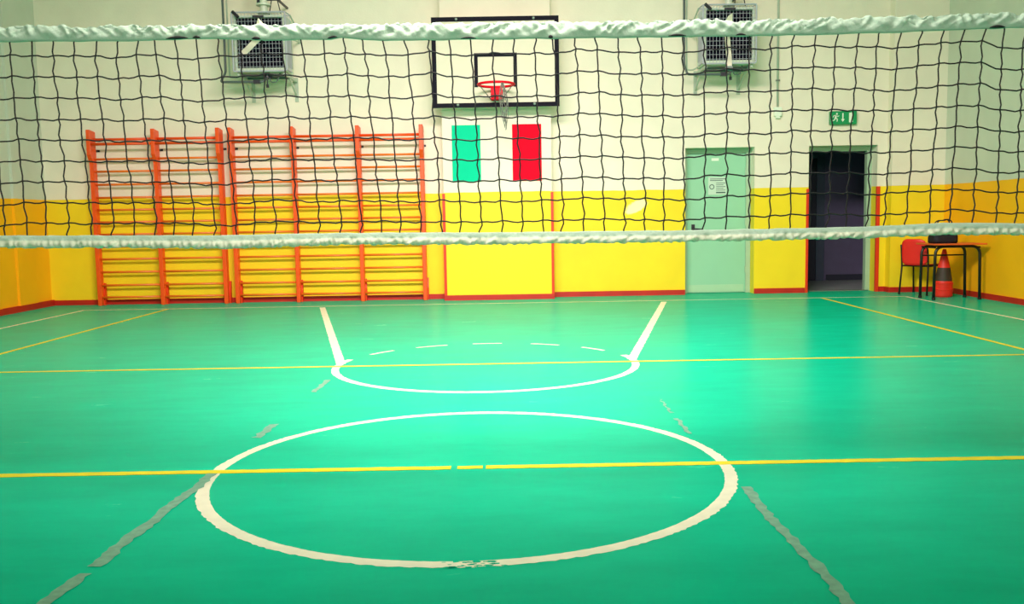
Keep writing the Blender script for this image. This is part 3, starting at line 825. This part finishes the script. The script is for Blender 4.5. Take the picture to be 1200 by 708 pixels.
bg = thing('handbag', 'black handbag with loop handles lying on the school desk', 'bag', (5.742, 7.76, .742), .05)
bm = NB(); box(bm, -.155, .155, -.10, .10, 0, .20, 0)
bmesh.ops.subdivide_edges(bm, edges=bm.edges[:], cuts=4, use_grid_fill=True)
for v in bm.verts:
    f = v.co.z/.20
    v.co.y *= 1-.55*f**2; v.co.x *= 1-.10*f**2+.04*math.sin(f*PI)
    v.co.z += .012*math.sin(v.co.x*14)*f
    v.co.y += .006*math.sin(v.co.x*30+v.co.z*40)
bmesh.ops.bevel(bm, geom=[e for e in bm.edges if e.is_manifold and e.calc_face_angle(0) > .6], offset=.012, segments=2, affect='EDGES')
link('body', bm, M['bag'], bg, smooth=True)
for s in (-1, 1):
    bm = NB(); tube(bm, rounded([(-.09, s*.045, .17), (-.10, s*.03, .27), (-.06, s*.02, .302), (0, s*.02, .298), (.05, s*.02, .318), (.10, s*.03, .29), (.10, s*.045, .17)], .03), .008, 7); link('handle', bm, M['bag'], bg, smooth=True)
bm = NB(); tube(bm, [(-.14, 0, .206), (0, 0, .208), (.14, 0, .206)], .005, 6); link('zip', bm, M['dark_metal'], bg)

# chair: red shell, black tube frame; faces away to the right
ch = thing('school_chair', 'red plastic chair with black tube legs behind the school desk', 'chair', (5.83, 8.56, 0), -.85)
def panel(bm, fn, nu=14, nv=10, th=.008):
    F = []; B_ = []
    for i in range(nu+1):
        ra, rb = [], []
        for j in range(nv+1):
            p, nn = fn(i/nu, j/nv)
            ra.append(bm.verts.new(p)); rb.append(bm.verts.new(p-nn*th))
        F.append(ra); B_.append(rb)
    for i in range(nu):
        for j in range(nv):
            bm.faces.new((F[i][j], F[i+1][j], F[i+1][j+1], F[i][j+1])); bm.faces.new((B_[i][j], B_[i][j+1], B_[i+1][j+1], B_[i+1][j]))
    for i in range(nu):
        bm.faces.new((F[i][0], B_[i][0], B_[i+1][0], F[i+1][0])); bm.faces.new((F[i][nv], F[i+1][nv], B_[i+1][nv], B_[i][nv]))
    for j in range(nv):
        bm.faces.new((F[0][j], F[0][j+1], B_[0][j+1], B_[0][j])); bm.faces.new((F[nu][j], B_[nu][j], B_[nu][j+1], F[nu][j+1]))
def sq(u, v, k=.30):       # rounded-rectangle mapping of the unit square
    a, b = 2*u-1, 2*v-1
    return a*(1-k*.5*max(0, abs(b)-.55)**2/.2), b*(1-k*.5*max(0, abs(a)-.55)**2/.2)
def fback(u, v):
    a, b = sq(u, v); x = a*.19*(1-.08*(b+1)/2); z = .60+b*.185
    y = -.185-.05*(b+1)/2-.028*(1-a*a)
    return Vector((x, y, z)), Vector((0, 1, .1)).normalized()
def fseat(u, v):
    a, b = sq(u, v); return Vector((a*.20, b*.20+.02, .435-.012*(1-a*a)-.012*max(0, b)**2)), Vector((0, 0, 1))
bm = NB(); panel(bm, fback); link('backrest', bm, M['chair_red'], ch, smooth=True)
bm = NB(); panel(bm, fseat); link('seat', bm, M['chair_red'], ch, smooth=True)
for s in (-1, 1):
    bm = NB(); tube(bm, rounded([(s*.195, -.235, .012), (s*.185, -.19, .40), (s*.185, -.21, .60), (s*.18, -.235, .70)], .06), .0125, 9); link('leg', bm, M['tube_black'], ch, smooth=True)
    bm = NB(); tube(bm, rounded([(s*.185, -.19, .405), (s*.185, .17, .405), (s*.195, .21, .012)], .05), .0125, 9); link('leg', bm, M['tube_black'], ch, smooth=True)
bm = NB(); tube(bm, [(-.185, -.16, .405), (.185, -.16, .405)], .0115, 9); tube(bm, [(-.185, .13, .405), (.185, .13, .405)], .0115, 9); link('seat_frame', bm, M['tube_black'], ch)
for s in (-1, 1):
    for y, x in ((-.235, .195), (.21, .195)):
        bm = NB(); lathe(bm, [(.016, 0), (.016, .03)], 10, (s*x, y, 0)); link('foot_cap', bm, M['tube_black'], ch)

# traffic cone
cn = thing('traffic_cone', 'red traffic cone with dark band on a ringed base under the school desk', 'cone', (5.92, 8.075, 0))
bm = NB(); lathe(bm, [(.080, .40), (.024, .64), (.018, .65)], 28); link('cone_tip', bm, M['cone_red'], cn, smooth=False)
bm = NB(); lathe(bm, [(.108, .22), (.080, .40)], 28); link('band', bm, M['cone_dark'], cn)
bm = NB(); lathe(bm, [(.105, 0), (.118, .02), (.120, .09), (.124, .10), (.124, .115), (.117, .12), (.119, .175), (.124, .18), (.124, .195), (.112, .2), (.108, .22)], 32); link('base', bm, M['cone_red'], cn)

# ------------------------------------------------------------------ lamps added out of view to shape the light
def lamp(x, y, w, label, sz=(2.6, 1.0), col=(1, .84, .80), spread=150, tilt=0, z=ZC, turn=0):
    t = thing('ceiling_lamp', label, 'lamp', (x, y, z), 0, 'ceiling lamps of the hall')
    t.rotation_euler = (math.radians(tilt), 0, math.radians(turn))
    bm = NB()
    for (x0, x1, y0, y1) in ((-sz[0]/2-.05, sz[0]/2+.05, -sz[1]/2-.05, -sz[1]/2), (-sz[0]/2-.05, sz[0]/2+.05, sz[1]/2, sz[1]/2+.05), (-sz[0]/2-.05, -sz[0]/2, -sz[1]/2, sz[1]/2), (sz[0]/2, sz[0]/2+.05, -sz[1]/2, sz[1]/2)):
        box(bm, x0, x1, y0, y1, -.12, 0)
    if tilt:
        for xx in (-sz[0]*.4, sz[0]*.4): beam(bm, (xx, -.1, 0), Vector((xx, -.1, 0))+Matrix.Rotation(-math.radians(tilt), 3, 'X') @ Vector((0, 0, ZC-z+.2)), .03, .03)
    link('housing', bm, M['lamp_case'], t)
    bm = NB(); box(bm, -sz[0]/2, sz[0]/2, -sz[1]/2, sz[1]/2, -.04, -.03); link('diffuser', bm, M['lamp'], t)
    L = bpy.data.lights.new('lamp_light', 'AREA'); L.shape = 'RECTANGLE'; L.size, L.size_y = sz; L.energy = w; L.color = col; L.spread = math.radians(spread)
    o = bpy.data.objects.new('lamp_light', L); C.objects.link(o); o.parent = t; o.location = (0, 0, -.10)
    return t
lamp(-2.6, -1.0, 190, 'tilted flood lamp on the ceiling, left of the three facing the end wall', spread=84, tilt=59, z=ZC-.75, turn=-47)  # three floods added to brighten the end wall and net tapes
lamp(-.1, -1.0, 200, 'tilted flood lamp on the ceiling, middle of the three facing the end wall', spread=85, tilt=56, z=ZC-.75)
lamp(2.4, -1.0, 170, 'tilted flood lamp on the ceiling, right of the three facing the end wall', spread=84, tilt=59, z=ZC-.75, turn=47)
lamp(-.2, .4, 26, 'level ceiling lamp above the centre of the court', (1.4, 1.0), spread=46)  # narrow beam added so the court centre outshines its corners

# windows added behind the viewer, out of view, as frontal light
for k, xw in enumerate((-2.6, -.1, 2.4)):
    wn = bpy.data.objects.new('window_%d' % (k+1), None); C.objects.link(wn); wn.location = (xw, YF, 2.4); wn['kind'] = 'structure'
    bm = NB()
    for (x0, x1, z0, z1) in ((-1.1, 1.1, 0, .07), (-1.1, 1.1, 2.13, 2.2), (-1.1, -1.03, .07, 2.13), (1.03, 1.1, .07, 2.13), (-.025, .025, .07, 2.13)): box(bm, x0, x1, 0, .06, z0, z1)
    link('window_frame', bm, M['exit_white'], wn)
    bm = NB(); box(bm, -1.03, 1.03, .01, .02, .07, 2.13); link('pane', bm, M['daylight'], wn)
    L = bpy.data.lights.new('window_daylight', 'AREA'); L.shape = 'RECTANGLE'; L.size, L.size_y = 2.0, 2.0; L.energy = WIN[k]; L.color = (1, .93, .80); L.spread = math.radians(75)  # lights the net tapes from the front, through the added windows
    o = bpy.data.objects.new('window_daylight', L); C.objects.link(o); o.parent = wn; o.location = (0, .09, 1.1); o.rotation_euler = (PI/2, 0, 0)
    o.rotation_euler = (math.radians(84), 0, 0)

# ------------------------------------------------------------------ camera, world, view
f, pitch, roll, yaw, h, D = 1056.209, .0929157, -.0168821, .0026287, 1.16962, 4.16316
cp, sp, cy, sy = math.cos(pitch), math.sin(pitch), math.cos(yaw), math.sin(yaw)
fw = Vector((sy*cp, cy*cp, -sp)); rt = Vector((cy, -sy, 0)); up = rt.cross(fw)
cr, sr = math.cos(roll), math.sin(roll)
r2 = rt*cr+up*sr; u2 = up*cr-rt*sr
cam = bpy.data.cameras.new('camera'); co = bpy.data.objects.new('camera', cam); C.objects.link(co)
mw = Matrix((r2, u2, -fw)).transposed().to_4x4(); mw.translation = Vector((0, -D, h)); co.matrix_world = mw
cam.sensor_width = 36; cam.sensor_fit = 'HORIZONTAL'; cam.lens = f/1200*36; cam.clip_start = .05; cam.clip_end = 100
SC.camera = co
w = bpy.data.worlds.new('world'); SC.world = w; w.use_nodes = True
w.node_tree.nodes['Background'].inputs[0].default_value = (.5, .55, .6, 1); w.node_tree.nodes['Background'].inputs[1].default_value = .1
SC.view_settings.view_transform = 'Standard'; SC.view_settings.look = 'None'
SC.view_settings.exposure = 0.0; SC.view_settings.gamma = 1.0; SC.view_settings.use_curve_mapping = False
try:
    SC.cycles.use_denoising = True; SC.cycles.max_bounces = 8; SC.cycles.diffuse_bounces = 5; SC.cycles.sample_clamp_indirect = 8
except Exception: pass
